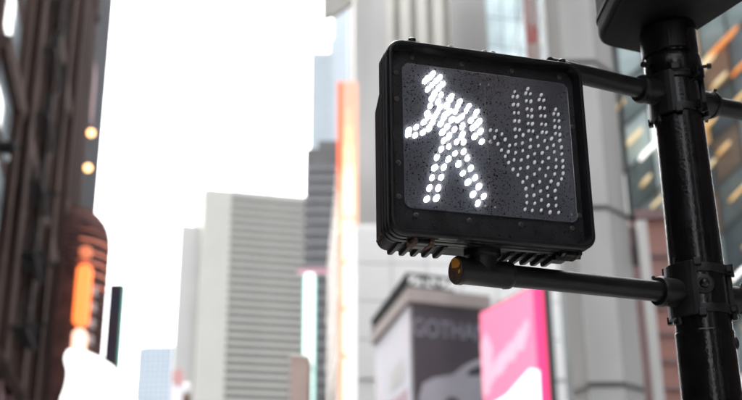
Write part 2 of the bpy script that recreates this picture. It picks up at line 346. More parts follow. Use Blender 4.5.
# ribbed tower
t = thing('ribbed_tower', 'huge pale tower with vertical stone ribs filling the top centre', 'building', (2.0, 140, 0), 17)
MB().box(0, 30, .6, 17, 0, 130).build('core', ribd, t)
rb = MB().box(-.75, .75, -.7, .599, 0, 130).mesh('rib', ribm)
for k in range(12): link('rib', rb, t, (.76 + k * 2.72, 0, 0))
MB().box(-.5, -.001, 0, 17, 0, 130).build('side_wall', grain, t)
sf = MB().box(-.9, -.501, 0, .5, 0, 130).mesh('side_fin', grain)
for k in range(6): link('side_fin', sf, t, (0, 1 + k * 2.9, 0))
t = thing('cornice_block', 'beige overhanging cornice at the top edge beside the sky', 'building', (-6.2, 120, 0), 0)
MB().prism([(0, 69.8), (1.5, 70.2), (2.9, 71.2), (4.0, 72.2), (4.0, 84), (0, 84)], 0, 1.2, 'y').build('cornice', ribd, t)
MB().box(4.3, 8.5, 2, 12, 0, 84).build('wall', grain, t)
# white and blue buildings, signs at the centre
t = thing('white_building', 'bright white panelled building behind the signal and billboards', 'building', (-1.3, 84.5, 0), 4)
MB().box(0, 24, .25, 12, 0, 29.4).build('core', whitem, t)
pn = MB().box(.03, 2.94, -.001, .24, .03, 3.23).mesh('panel', whitem, .02)
for i in range(8):
    for j in range(4): link('panel', pn, t, (i * 3, 0, 16 + j * 3.28))
t = thing('teal_tower', 'teal glass tower above the walk signal', 'building', (14.2, 110, 0), 17)
MB().box(0, 12, .3, 12, 0, 90).build('core', steel_d, t)
pn = MB().box(.04, 1.9, -.02, .28, .04, 3.9).mesh('glass_panel', teal_l)
for i in range(6):
    for j in range(11): link('glass_panel', pn, t, (i * 1.98, 0, 44 + j * 4))
for k in range(5): MB().bar((-1 + k * 3, -.16, 44), (9 + k * 3, -.16, 80), .14).build('brace_and_reflection_bar', whitem, t)  # white bars stand in for diagonal reflections on the glass
# white/cyan light strip
t = thing('cyan_light_strip', 'tall white and cyan glowing vertical strip sign', 'sign', (-9.3, 150, 0), 0)
MB().loft([rrect(-.72 - e, .72 + e, 10, 43 + e, .3, y) for y, e in ((-.5, -.1), (-.4, 0), (.3, 0))]).build('light_box', glow('cyan_white_led', (.8, 1, .97), 1.9), t)
MB().box(-.95, -.74, -.3, .3, 10, 42.5).box(.74, .95, -.3, .3, 10, 42.5).build('edge_trim', glow('cyan_led', (.25, .75, .65), .7), t)
MB().box(-1.9, 2.9, .0, .5, 43.1, 43.9).build('cap_bar', glow('pink_bar', (.8, .45, .55), .35), t)
MB().bar((-.3, .6, 0), (-.3, .6, 43), .5).build('post', iron, t)
# orange strip
t = thing('orange_light_strip', 'very tall orange and white glowing strip sign left of the signal', 'sign', (-2.35, 100, 0), 0)
MB().box(-1.05, 1.05, 0, .9, 0, 50.5).build('casing', mat('orange_casing', (.5, .3, .2), .5, var=.1, scale=.5, emit=(1, .52, .34), estr=.10), t)
MB().box(-1.12, -.55, -.1, -.001, 40, 50.4).build('red_face', glow('red_led', (1, .13, .04), 1.3), t)
MB().box(-.54, .75, -.1, -.001, 40, 50.4).build('salmon_face', glow('salmon_led', (1, .42, .3), .85), t)
for k, (c_, s_) in enumerate((((1, .74, .45), 1.3), ((1, .66, .36), 1.2), ((1, .56, .32), 1.05), ((1, .48, .31), .95))): MB().box(-.5 + .04 * k, .6 - .04 * k, -.14, -.101, 38.6 + k * 2.2, 40.8 + k * 2.2).build('amber_face', glow('amber_led', c_, s_), t)
for k in range(3): MB().box(-1.1, -.56, -.1, -.001, 33.4 + k * 2.2, 35.6 + k * 2.2).build('red_face', glow('red_fade', ((1, .45, .28), (1, .36, .2), (1, .25, .1))[k], 1.0), t)
cell = MB().loft([rrect(-.58 - e, .58 + e, 0 - e, 4.35 + e, .3, y) for y, e in ((-.4, -.1), (-.3, 0), (-.002, 0))]).mesh('light_cell', glow('strip_white_led', (1, .90, .72), 1.35, (.1, .09, .07)))
for k in range(6): link('light_cell', cell, t, (0, 0, 11.5 + k * 4.75))
# billboard house
dk = mat('dark_poster', (.085, .072, .09), .45, col2=(.16, .13, .15), scale=.25)
t = thing('billboard_building', 'billboard building with a dark car poster under a beige cornice', 'billboard', (2.14, 55, 0), 25)
A = (0, 0); B = (4.6, 0); Lx, Ly = -1.9, 11.5
c_, s_ = math.cos(R(-25)), math.sin(R(-25)); LL = (Lx * c_ - Ly * s_, Lx * s_ + Ly * c_)
MB().prism([A, B, (B[0] + LL[0], B[1] + LL[1]), LL], 0, 15.1, 'z').build('wall', mat('grey_wall', (.35, .33, .32), .8, var=.1, scale=.5), t)
MB().prism([(-.35, -.3), (4.9, -.3), (4.9 + LL[0], LL[1]), (LL[0] - .35, LL[1])], 15.12, 15.9, 'z').build('cornice', mat('cornice_stone', (.62, .54, .51), .75, var=.1, scale=.8), t)
poster = MB().box(.1, 4.55, -.12, -.001, 4, 14.95).build('poster', dk, t)
me = text_mesh('poster_lettering', 'GOTHAM', 1.35, mat('poster_white', (.42, .41, .48), .6), .01)
o = link('poster_lettering', me, poster, (2.35, -.14, 13.7), (R(90), 0, 0)); o.scale = (.82, 1, 1)
car = [(.35, 8.6), (.3, 10.0), (.55, 10.7), (1.2, 11.05), (2.4, 11.3), (3.2, 11.9), (4.0, 12.25), (4.5, 12.3), (4.5, 8.6), (3.05, 8.6), (2.95, 9.5), (2.6, 10.05), (2.1, 10.1), (1.65, 9.6), (1.55, 8.6)]
MB().prism(car, -.15, -.121, 'y').build('printed_car', mat('printed_silver', (.5, .48, .54), .5, col2=(.68, .66, .72), scale=.3), poster)
MB().prism([(2.28 + .58 * math.cos(k * .4488), 9.1 + .62 * math.sin(k * .4488)) for k in range(14)], -.16, -.121, 'y').build('printed_wheel', mat('printed_tyre', (.06, .055, .07), .5, var=.3, scale=2), poster)
MB().prism([(3.3, 11.55), (4.1, 11.95), (4.5, 12.0), (4.5, 11.4), (3.3, 11.3)], -.165, -.151, 'y').build('printed_window', mat('printed_glass', (.1, .1, .12), .4), poster)
q = Vector((LL[0], LL[1], 0)).normalized(); nq = Vector((-q.y, q.x, 0))
def side(z0, z1, a0, a1, off, name, m_, par):
    p0 = q * a0; p1 = q * a1
    MB().prism([tuple((p0 + nq * off)[:2]), tuple((p1 + nq * off)[:2]), tuple((p1 + nq * .003)[:2]), tuple((p0 + nq * .003)[:2])], z0, z1, 'z').build(name, m_, par)
side(4, 14.95, .2, 11.2, .12, 'side_poster', mat('pastel_poster_glow', (.62, .66, .74), .6, col2=(.76, .66, .70), scale=.25, emit=(.85, .9, 1), estr=.035), t)  # faint glow added to the poster to brighten this side
side(9.0, 10.6, 1.0, 8.5, .15, 'pink_print', mat('pink_print', (.75, .42, .5), .6, col2=(.7, .6, .66), scale=.5), t)
side(11.2, 12.4, 2.0, 6.0, .15, 'pale_print', whitem, t)
t = thing('roof_lattice', 'dark steel lattice frame along the billboard roof', 'steel frame', (2.14, 55, 15.91), 25)
for a, b in (((-.3, -.2), (2.6, -.2)), ((-.3, -.2), (LL[0] - .3, LL[1])), ):
    A3 = Vector((*a, 0)); B3 = Vector((*b, 0)); n_ = max(3, int((B3 - A3).length / .9)); m = MB()
    for z in (0.05, .75): m.bar(A3 + Vector((0, 0, z)), B3 + Vector((0, 0, z)), .12)
    m.build('rail', iron, t)
    for k in range(n_):
        p = A3.lerp(B3, k / n_); q2 = A3.lerp(B3, (k + 1) / n_)
        MB().bar(p, p + Vector((0, 0, .8)), .12).bar(p + Vector((0, 0, .8 * (k % 2))), q2 + Vector((0, 0, .8 * ((k + 1) % 2))), .09).build('brace_and_reflection_bar', iron, t)
# pink billboard
t = thing('pink_billboard', 'bright pink and white lit billboard with a black side frame', 'billboard', (5.42, 50, 0), -70.0)
Lp = 6.4
MB().box(0, Lp, .02, .2, 3, 13.4).build('casing', steel_d, t)
pk = MB().box(0, Lp - .95, -.08, .019, 3.1, 13.3).build('pink_face', glow('pink_face_led', (1, .24, .38), 1.1, (.5, .15, .25)), t)
MB().box(Lp - .949, Lp, -.1, .019, 3.1, 13.35).build('magenta_edge', glow('magenta_led', (1, .045, .2), 1.2, (.5, .04, .12)), t)
MB().box(Lp + .001, Lp + .12, -.12, .2, 2.8, 13.5).build('black_frame', steel_d, t)
wf = glow('billboard_white', (1, .93, .95), 2.0); wf2 = glow('billboard_rose', (1, .46, .58), 1.1)
MB().prism([(.0, 3.2), (Lp - 1, 3.2), (Lp - .8, 9.5), (Lp - 1.6, 9.7), (2.5, 8.9), (.9, 8.7), (.2, 8.4)], -.12, -.081, 'y').build('white_print', wf, pk)
for k, (x, z, l) in enumerate(((.5, 10.2, 2.2), (1.6, 10.5, 1.9), (2.9, 10.9, 1.5), (3.9, 11.2, 1.0))):
    MB().prism([(x, z - .5), (x + .35, z - .6), (x + l * .9, z + .2), (x + l, z + .7), (x + l * .7, z + .75), (x + .2, z + .1)], -.13, -.081, 'y').build('script_stroke', wf2, pk)
MB().prism([(0, 9.2), (.7, 9.3), (1.2, 11.3), (.5, 12.2), (0, 11.8)], -.115, -.081, 'y').build('rose_print', wf2, pk)
for x in (1.5, 5): MB().bar((x, .3, 0), (x, .3, 3), .3).build('post', steel_d, t)

# ------------------------------------------------------------------ stone pier and the right hand side
t = thing('stone_pier', 'pale grey faceted stone pier with horizontal joints behind the signal', 'column', (0, 0, 0))
P0, P1, P2, P3 = (4.62, 23.95), (4.80, 23.0), (5.60, 23.0), (6.22, 23.7)
def facet(name, a, b, z0, z1, m_, th=.5, par=None):
    d = Vector((b[0] - a[0], b[1] - a[1])).normalized(); n_ = Vector((-d.y, d.x)) * th
    return MB().prism([a, b, (b[0] + n_.x, b[1] + n_.y), (a[0] + n_.x, a[1] + n_.y)], z0, z1, 'z').build(name, m_, par or t, bevel=.015)
zs = [0, 5.33, 9.5, 13.33, 17.2, 21, 25]
for z0, z1 in zip(zs, zs[1:]):
    facet('side_slab', P0, P1, z0 + .07, z1 - .05, pil_d); facet('front_slab', P1, P2, z0 + .07, z1 - .05, pil_l); facet('angle_slab', P2, P3, z0 + .07, z1 - .05, mat('pilaster_half_shaded', (.40, .39, .375), .75, var=.14, scale=.7, stretch=(1, 1, .3)) if z0 == 0 else bpy.data.materials['pilaster_half_shaded'])  # angle facets get a mid tone, their shading put into the colour
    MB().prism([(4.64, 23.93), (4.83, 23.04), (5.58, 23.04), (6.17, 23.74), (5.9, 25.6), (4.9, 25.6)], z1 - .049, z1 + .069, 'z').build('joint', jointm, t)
    if z0 > 1: MB().prism([(4.58, 23.97), (4.77, 22.96), (5.62, 22.96), (6.27, 23.68), (6.2, 23.8), (5.55, 23.1), (4.85, 23.1), (4.68, 23.97)], z0 - .02, z0 + .04, 'z').build('band_clip', pil_d, t)
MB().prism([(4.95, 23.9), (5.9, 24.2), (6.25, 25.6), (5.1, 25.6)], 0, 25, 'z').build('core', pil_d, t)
t = thing('drain_pipe', 'thin black vertical pipe hanging beside the grey stone pier', 'pipe', (6.33, 23.75, 0))
MB().cyl((0, 0, 8.45), (0, 0, 25), .055, n=12).build('pipe', steel_d, t)
MB().cyl((0, 0, 8.3), (0, 0, 8.75), .08, n=12).build('pipe_end', steel_d, t)
for z in (9.5, 13.3, 17.2): MB().box(-.16, .08, -.09, .09, z - .05, z + .05).build('clip', steel_d, t)
t = thing('hanging_banner', 'narrow white and red banner left of the grey stone pier', 'banner', (4.1, 24.4, 0))
bn = MB().box(.05, .42, -.02, .02, 9.6, 19).build('cloth', mat('banner_cloth', (.55, .46, .44), .85, var=.1, scale=2), t)
for k, pp in enumerate(([(.08, 15.2), (.13, 14.6), (.18, 14.6), (.13, 15.2)], [(.19, 14.6), (.24, 15.2), (.28, 15.2), (.24, 14.6)], [(.28, 14.6), (.3, 15.1), (.36, 15.1), (.33, 14.6)])):
    MB().prism(pp, -.035, -.021, 'y').build('red_mark', mat('red_print', (.5, .06, .05), .7) if k == 0 else bpy.data.materials['red_print'], bn)
MB().box(.05, .09, -.034, -.021, 9.6, 19).build('red_border', bpy.data.materials['red_print'], bn)
MB().cyl((0, 0, 19.05), (.5, 0, 19.05), .03, n=8).build('rod', steel_d, t)
# glass building with slanted grid
t = thing('glass_building', 'teal glass building with a slanted grid and warm lights at right', 'building', (10.6, 45.5, 0), -3)
MB().box(-.2, 16, 1.2, 14, 0, 36).build('core', mat('interior_wall', (.10, .12, .125), .7, var=.4, scale=.3), t)
sh_ = .85
def pane(m_): return MB().prism([(.03, .03), (1.37, .03 + 1.34 * sh_), (1.37, 2.17 + 1.34 * sh_), (.03, 2.17)], .05, .12, 'y').mesh('glass_pane', m_)
pd = pane(mat('dark_teal_glass', (.07, .10, .11), .2, var=.5, scale=.5, spec=.5, objvar=.5)); pt = pane(mat('mid_teal_glass', (.15, .20, .20), .25, var=.5, scale=.4, spec=.5, objvar=.5)); pl = pane(mat('light_teal_glass', (.34, .42, .42), .25, var=.4, scale=.3, spec=.5, objvar=.2))
pa = pane(mat('amber_lit_glass', (.3, .2, .1), .3, emit=(1, .55, .18), estr=.05)); pb = pane(mat('bronze_glass', (.16, .11, .07), .3, var=.5, scale=.5, objvar=.4)); pw = pane(mat('bright_lit_glass', (.5, .5, .48), .3, emit=(.9, 1, .96), estr=.16))
rnd = random.Random(11)
for i in range(12):
    for j in range(-6, 13):
        x = i * 1.4; z = 4 + j * 2.2 + i * 1.4 * sh_ - 6
        if z < 1 or z > 33: continue
        r = rnd.random()
        me = rnd.choice((pd, pd, pt, pt, pb)) if x > 3.5 else rnd.choice((pl, pl, pt, pw))
        if x > 3.5 and r < .10: me = pa
        if x > 3.5 and z < 9: me = rnd.choice((pw, pl, pt))
        link('glass_pane', me, t, (x, 0, z))
for k in range(-6, 13): MB().bar((0, -.03, 4 + k * 2.2 - 6 + 2.2), (15.5, -.03, 4 + k * 2.2 - 6 + 2.2 + 15.5 * sh_), .07).build('slanted_mullion', steel_d, t)
for k in range(12): MB().box(k * 1.4 - .03, k * 1.4 + .03, -.02, .04, 1, 35).build('mullion', steel_d, t)
am = [mat('amber_lamp', (.5, .4, .2), .4, emit=(1, .55, .2), estr=.10), mat('yellow_lamp', (.5, .45, .3), .4, emit=(1, .7, .35), estr=.10), mat('orange_lamp', (.5, .25, .1), .4, emit=(1, .28, .03), estr=.12), mat('white_lamp', (.6, .6, .6), .4, emit=(1, .97, .9), estr=.3)]
for (x, z, rx, rz, k) in ((6.6, 25.4, .75, 1.3, 2), (7.3, 24.1, .5, .7, 2), (5.5, 21.2, .55, .5, 0), (6.0, 19.9, .5, .45, 0), (6.5, 17.8, .35, .9, 0), (6.9, 15.6, .4, 1.0, 1), (5.9, 13.8, .5, .5, 3), (6.1, 11.5, .35, .35, 0), (1.9, 20.6, .5, .7, 1), (2.25, 18.4, .55, .35, 1), (2.0, 16.3, .35, .35, 1), (2.6, 20.0, .45, .9, 3), (3.05, 17.7, .22, 1.2, 1), (8.2, 20.5, .5, .6, 0), (8.6, 26.8, .5, .6, 1), (7.9, 13.2, .5, .7, 0), (6.0, 8.3, .9, 1.6, 3), (1.4, 22.3, .3, .4, 0), (9.0, 17, .5, .8, 1), (7.0, 22.4, .7, .8, 0), (5.2, 19.0, .5, .5, 1), (7.6, 18.9, .4, .6, 0), (8.2, 23.3, .6, .6, 0), (6.2, 23.4, .5, .6, 1), (6.3, 12.6, .5, .6, 1), (2.6, 14.6, .4, .5, 0)):
    q_ = Vector((.72, 0, .69)) * rz * .75
    MB().bar(Vector((x, -.3, z)) - q_, Vector((x, -.3, z)) + q_, rx * 1.5, .12).build('lamp', am[k], t, bevel=.04)
MB().bar((3.9, -.25, 22.3), (6.1, -.25, 24.9), .5, .3).build('light_tube', am[1], t)
# salmon brick building
t = thing('salmon_building', 'reddish brick building with a pale pilaster between pier and pole', 'building', (8.1, 30, 0), -4)
MB().box(.0, 2.3, .1, 6, 0, 11.5).build('wall', salmon, t)
MB().box(-.05, 2.35, -.1, 6.05, 11.5, 11.8).build('cornice', mauve2, t)
MB().box(.02, .3, -.12, .099, 0, 11.45).build('pale_pilaster', pil_l, t)
MB().box(-.3, -.001, .0, 6, 0, 11.3).build('mauve_pilaster', mauve2, t)
for k in range(12): MB().box(.35, 2.28, -.02, .099, 1.5 + k * .8, 1.62 + k * .8).build('brick_course', mauve2, t)

# ------------------------------------------------------------------ the air
hz = bpy.data.materials.new('haze'); hz.use_nodes = True; t_ = hz.node_tree; t_.nodes.remove(t_.nodes['Principled BSDF'])
pv = t_.nodes.new('ShaderNodeVolumePrincipled'); pv.inputs['Color'].default_value = (.86, .92, .99, 1); pv.inputs['Density'].default_value = .00005; pv.inputs['Anisotropy'].default_value = .2
t_.links.new(pv.outputs[0], t_.nodes['Material Output'].inputs['Volume'])
HAZE = MB().box(-330, 130, -60, 790, -1, 200).build('haze', hz, kind='stuff')

# ================================================================== foreground: pole, arms, signal
def paint(name, col, rough, speck=0, bump=.15, bscale=220, bdist=.0012, spec=.3):
    m = bpy.data.materials.new(name); m.use_nodes = True; t = m.node_tree; n = t.nodes; b = n['Principled BSDF']; b.inputs['Specular IOR Level'].default_value = spec
    tc = n.new('ShaderNodeTexCoord')
    nz = n.new('ShaderNodeTexNoise'); nz.inputs['Scale'].default_value = 22; nz.inputs['Detail'].default_value = 8; t.links.new(tc.outputs['Object'], nz.inputs['Vector'])
    rp = n.new('ShaderNodeValToRGB'); rp.color_ramp.elements[0].position = .3; rp.color_ramp.elements[1].position = .75
    rp.color_ramp.elements[0].color = (*[c * .75 for c in col], 1); rp.color_ramp.elements[1].color = (*[c * 1.5 for c in col], 1); t.links.new(nz.outputs['Fac'], rp.inputs[0]); out = rp.outputs[0]
    if speck:
        vz = n.new('ShaderNodeTexNoise'); vz.inputs['Scale'].default_value = 420; vz.inputs['Detail'].default_value = 2; t.links.new(tc.outputs['Object'], vz.inputs['Vector'])
        r2 = n.new('ShaderNodeValToRGB'); r2.color_ramp.elements[0].position = .66; r2.color_ramp.elements[1].position = .74; t.links.new(vz.outputs['Fac'], r2.inputs[0])
        mx = n.new('ShaderNodeMix'); mx.data_type = 'RGBA'; t.links.new(r2.outputs[0], mx.inputs[0]); t.links.new(out, mx.inputs[6]); mx.inputs[7].default_value = (speck, speck * .97, speck * .92, 1); out = mx.outputs[2]
    t.links.new(out, b.inputs['Base Color'])
    mr = n.new('ShaderNodeMapRange'); mr.inputs[3].default_value = max(.04, rough - .1); mr.inputs[4].default_value = rough + .15; t.links.new(nz.outputs['Fac'], mr.inputs[0]); t.links.new(mr.outputs[0], b.inputs['Roughness'])
    nb = n.new('ShaderNodeTexNoise'); nb.inputs['Scale'].default_value = bscale; nb.inputs['Detail'].default_value = 3; t.links.new(tc.outputs['Object'], nb.inputs['Vector'])
    bp = n.new('ShaderNodeBump'); bp.inputs['Strength'].default_value = bump; bp.inputs['Distance'].default_value = bdist; t.links.new(nb.outputs['Fac'], bp.inputs['Height']); t.links.new(bp.outputs[0], b.inputs['Normal'])
    return m
gloss_black = paint('gloss_black_paint', (.005, .005, .0055), .17, spec=.34, bump=.4, bscale=140, bdist=.0015)
satin_black = paint('satin_black_paint', (.007, .007, .008), .36, speck=.05, bump=.25)
housing_m = paint('housing_plastic', (.007, .007, .0085), .34, speck=.05, bump=.2)
back_m = paint('housing_back', (.024, .022, .022), .5, speck=.08, bump=.3)
border_m = paint('border_plastic', (.012, .012, .014), .42, speck=.03, bump=.2, bscale=300)
lens_m = paint('lens_plastic', (.038, .045, .066), .30, speck=.13, bump=.5, bscale=700, bdist=.0006)
rust_m = mat('rust', (.10, .045, .02), .8, col2=(.03, .02, .016), scale=60)
yellow_m = mat('chipped_yellow_paint', (.50, .22, .02), .5, var=.25, scale=40)
screw_m = mat('rusty_screw', (.03, .022, .02), .55, var=.4, scale=80)
hole_m = mat('screw_recess', (.012, .011, .011), .6)

PX, PY = .79, 2.42
t = thing('street_pole', 'glossy black painted steel pole with rain streaks and bolted clamps', 'pole', (PX, PY, 0))
MB().cyl((0, 0, .12), (0, 0, 2.112), .078, prof=[(0, .085), (.4, .078), (1, .0685)], n=64).build('lower_shaft', gloss_black, t)
MB().cyl((0, 0, 2.1121), (0, 0, 2.80), .067, prof=[(0, .0668), (.45, .0635), (1, .0592)], n=64).build('upper_shaft', gloss_black, t)
MB().cyl((0, 0, .0), (0, 0, .3), .16, prof=[(.4, .15), (.43, .17), (.6, .17), (.7, .12), (1, .1)], n=32).build('base', satin_black, t)
# slip fitter at the top
MB().cyl((0, 0, 2.775), (0, 0, 2.835), .073, prof=[(0, .0705), (.12, .0735), (.85, .0735), (1, .071)], n=48).build('fitter_ring', gloss_black, t)
MB().cyl((0, 0, 2.8351), (0, 0, 2.96), .068, prof=[(0, .0665), (.08, .069), (1, .069)], n=48).build('fitter_neck', gloss_black, t)
m = MB(); out_, in_ = [], []
for k in range(15):
    a = R(170 + k * 8); out_.append((.0765 * math.cos(a), .0765 * math.sin(a))); in_.append((.0692 * math.cos(a), .0692 * math.sin(a)))
m.prism(out_ + in_[::-1], 2.842, 2.915, 'z').build('fitter_sleeve', satin_black, t, bevel=.001)
for a in (200, -12):
    c, s = math.cos(R(a)), math.sin(R(a))
    MB().cyl((c * .072, s * .072, 2.81), (c * .095, s * .095, 2.81), .006, prof=[(0, .0045), (.5, .0045), (.52, .0075), (1, .0075)], n=6).build('set_screw', satin_black, t)
# cap plug between the lower clamp bands, seam and old band marks
a = R(-97); c, s = math.cos(a), math.sin(a); z = 2.217
MB().cyl((c * .055, s * .055, z), (c * .0745, s * .0745, z), .022, prof=[(0, .023), (.8, .023), (.86, .021), (.88, .017), (1, .016)], n=28).build('plug_ring', satin_black, t)
MB().ball((c * .0725, s * .0725, z), .0125, .0125, .0125).build('plug_bolt', gloss_black, t)
MB().cyl((0, 0, 2.105), (0, 0, 2.1125), .07, prof=[(0, .0688), (.3, .0693), (.8, .0693), (1, .0685)], n=64).build('seam_lip', gloss_black, t)
for a in (-15, -8): MB().ball((.068 * math.cos(R(a)), .068 * math.sin(R(a)), 2.085), .008, .008, .016).build('weld_bead', satin_black, t)

def band(par, z, r, lug, h=.021):
    MB().cyl((0, 0, z - h/2), (0, 0, z + h/2), r, prof=[(0, r), (.03, r + .0045), (.5, r + .0058), (.97, r + .0045), (1, r)], n=64).build('clamp_band', satin_black, par)
    for d in (-9, 9):
        a = R(lug + d); c, s = math.cos(a), math.sin(a)
        MB().bar((c * (r + .002), s * (r + .002), z), (c * (r + .019), s * (r + .019), z), .007, h * 1.2).build('clamp_lug', satin_black, par, bevel=.001)
    a0, a1 = R(lug - 17), R(lug + 17); rr = r + .011
    MB().cyl((rr * math.cos(a0), rr * math.sin(a0), z), (rr * math.cos(a1), rr * math.sin(a1), z), .004, prof=[(0, .0065), (.12, .0065), (.121, .004), (.88, .004), (.881, .0065), (1, .0065)], n=6).build('bolt', satin_black, par)
def saddle(par, ang, z0, z1, r, w=46):
    o, i_ = [], []
    for k in range(11):
        a = R(ang - w + 2 * w * k / 10); o.append(((r + .012) * math.cos(a), (r + .012) * math.sin(a))); i_.append(((r + .0005) * math.cos(a), (r + .0005) * math.sin(a)))
    MB().prism(o + i_[::-1], z0, z1, 'z').build('saddle', satin_black, par, bevel=.0015)
    for d in (-w - 3, w + 3):
        a = R(ang + d); c, s = math.cos(a), math.sin(a)
        for zz in (z0 + .004, z1 - .004): MB().bar((c * (r + .004), s * (r + .004), zz), (c * (r + .016), s * (r + .016), zz), .018, .018).build('saddle_ear', satin_black, par, bevel=.002)
    a = R(ang); c, s = math.cos(a), math.sin(a)
    for zz in (z0 - .004, z1 + .004): MB().cyl((c * (r + .006), s * (r + .006), zz - .012), (c * (r + .006), s * (r + .006), zz + .012), .006, n=6).build('stud', satin_black, par)
AA = 180 + 25.4                                       # direction from the pole to the signal
ca, sa = math.cos(R(AA)), math.sin(R(AA))
def arm(label, z, L, r_pole, z0, z1, ang=AA, drop=0, bands=True, lug=-62):
    t = thing('signal_arm', label, 'bracket arm', (PX, PY, 0), group='horizontal arms clamped to the pole')
    c, s = math.cos(R(ang)), math.sin(R(ang))
    def P(d, dz=0): return (c * d, s * d, z + dz + drop * d)
    MB().cyl(P(r_pole + .03), P(L), .0245, n=40).build('tube', satin_black, t)
    MB().cyl(P(r_pole - .01), P(r_pole + .062), .034, prof=[(0, .034), (.80, .034), (.82, .037), (.9, .037), (1, .0335)], n=40).build('collar', satin_black, t)
    for a in (-35, 150):
        MB().cyl((c * (r_pole + .053) + .03 * math.sin(R(ang)) * math.sin(R(a)), s * (r_pole + .053) - .03 * math.cos(R(ang)) * math.sin(R(a)), z - .03 * math.cos(R(a))),
                 (c * (r_pole + .053) + .045 * math.sin(R(ang)) * math.sin(R(a)), s * (r_pole + .053) - .045 * math.cos(R(ang)) * math.sin(R(a)), z - .045 * math.cos(R(a))), .005, n=6).build('set_screw', satin_black, t)
    saddle(t, ang, z0, z1, r_pole)
    if bands:
        for zz in (z0 + .016, z1 - .016): band(t, zz, r_pole + .0125 * 0 + .001, lug)
    return t, P
low, P = arm('lower left black arm carrying the walk signal from below', 2.205, .674, .0655, 2.145, 2.275, lug=-20, drop=-.017)
MB().cyl(P(.538), P(.675), .035, prof=[(0, .028), (.02, .0300), (.1, .0312), (.12, .0295), (.86, .0290), (.9, .0312), (.985, .0312), (1, .029)], n=44).build('end_coupling', satin_black, low)
MB().cyl(P(.675), P(.6785), .028, prof=[(0, .028), (.8, .028), (1, .026)], n=32).build('end_cap', rust_m, low)
upp, P2 = arm('upper left black arm reaching behind the walk signal', 2.731, .40, .0605, 2.665, 2.79, ang=180 + 26.5, lug=-52)
# patch of bare yellow paint on the coupling end
e = Vector(P(.6788)); ax = Vector((ca, sa, 0)) * .0009; sd_ = Vector((-sa, ca, 0))
def cap(a, r): return e + sd_ * (r * math.sin(a)) + Vector((0, 0, r * math.cos(a)))
for poly in ([(-.4, .030), (.1, .030), (.75, .029), (1.25, .029), (1.45, .02), (.9, .006), (-.4, .006), (-1.0, .012)], [(1.75, .028), (2.0, .029), (2.2, .024), (1.9, .02)]):
    q_ = [cap(a_, r_) for a_, r_ in poly]; q_ = [e + (v - e) * .9 for v in q_]
    MB().loft([q_, [v + ax for v in q_]], smooth=False).build('yellow_paint_patch', yellow_m, low)
MB().cyl(P(.607), Vector(P(.607)) + Vector((0, 0, .057)), .026, prof=[(0, .03), (.55, .033), (.62, .041), (.97, .041), (1, .038)], n=32).build('riser', satin_black, low)
b_ = Vector(P(.595)); v_ = Vector((sa, -ca, -.1)).normalized()
MB().ball(b_ + v_ * .035 + Vector((0, 0, .012)), .0045).build('bolt', satin_black, low)
MB().bar(Vector(P(.33)) + v_ * .0240 + Vector((0, 0, .009)), Vector(P(.333)) + v_ * .0243 + Vector((0, 0, -.004)), .0018, .0012).build('paint_scratch', mat('scratch', (.6, .6, .58), .6), low)
for z_, lab, zz in ((2.727, 'upper right black arm leaving the frame', 0), (2.203, 'lower right black arm leaving the frame', 0)):
    rp = .0605 if z_ > 2.5 else .0655
    tt, _ = arm(lab, z_, 1.1, rp, z_ - .062, z_ + .062, ang=24.0, drop=.012, bands=False)

# ------------------------------------------------------------------ second signal box on top of the pole
box_m = mat('dull_black', (.004, .004, .0042), .6, spec=.12, var=.3, scale=20)
t = thing('upper_signal', 'black signal box seen from underneath on top of the pole', 'signal', (0, 0, 2.93))
q = [(.617, 2.512), (.628, 2.20), (1.0, 2.17), (.803, 2.592)]
def rpoly(q, r, n=5):
    out = []
    for i in range(len(q)):
        p = Vector(q[i]); a = (Vector(q[i - 1]) - p).normalized(); b = (Vector(q[(i + 1) % len(q)]) - p).normalized()
        for k in range(n + 1):
            u_ = k / n; out.append(tuple(p + a * r * (1 - u_) ** 2 + b * r * u_ ** 2))
    return out
ring = rpoly(q, .045); cx_, cy_ = .76, 2.37
def sc(l, f): return [(cx_ + (x - cx_) * f, cy_ + (y - cy_) * f) for x, y in l]
MB().loft([[(x, y, z) for x, y in sc(ring, f)] for z, f in ((.0, .93), (.006, .97), (.022, 1), (.5, 1.0))]).build('housing', box_m, t)
MB().loft([[(x, y, z) for x, y in sc(ring, f)] for z, f in ((.055, 1.0), (.058, 1.02), (.07, 1.02), (.073, 1.0))], cap0=False, cap1=False).build('seam_rib', box_m, t)

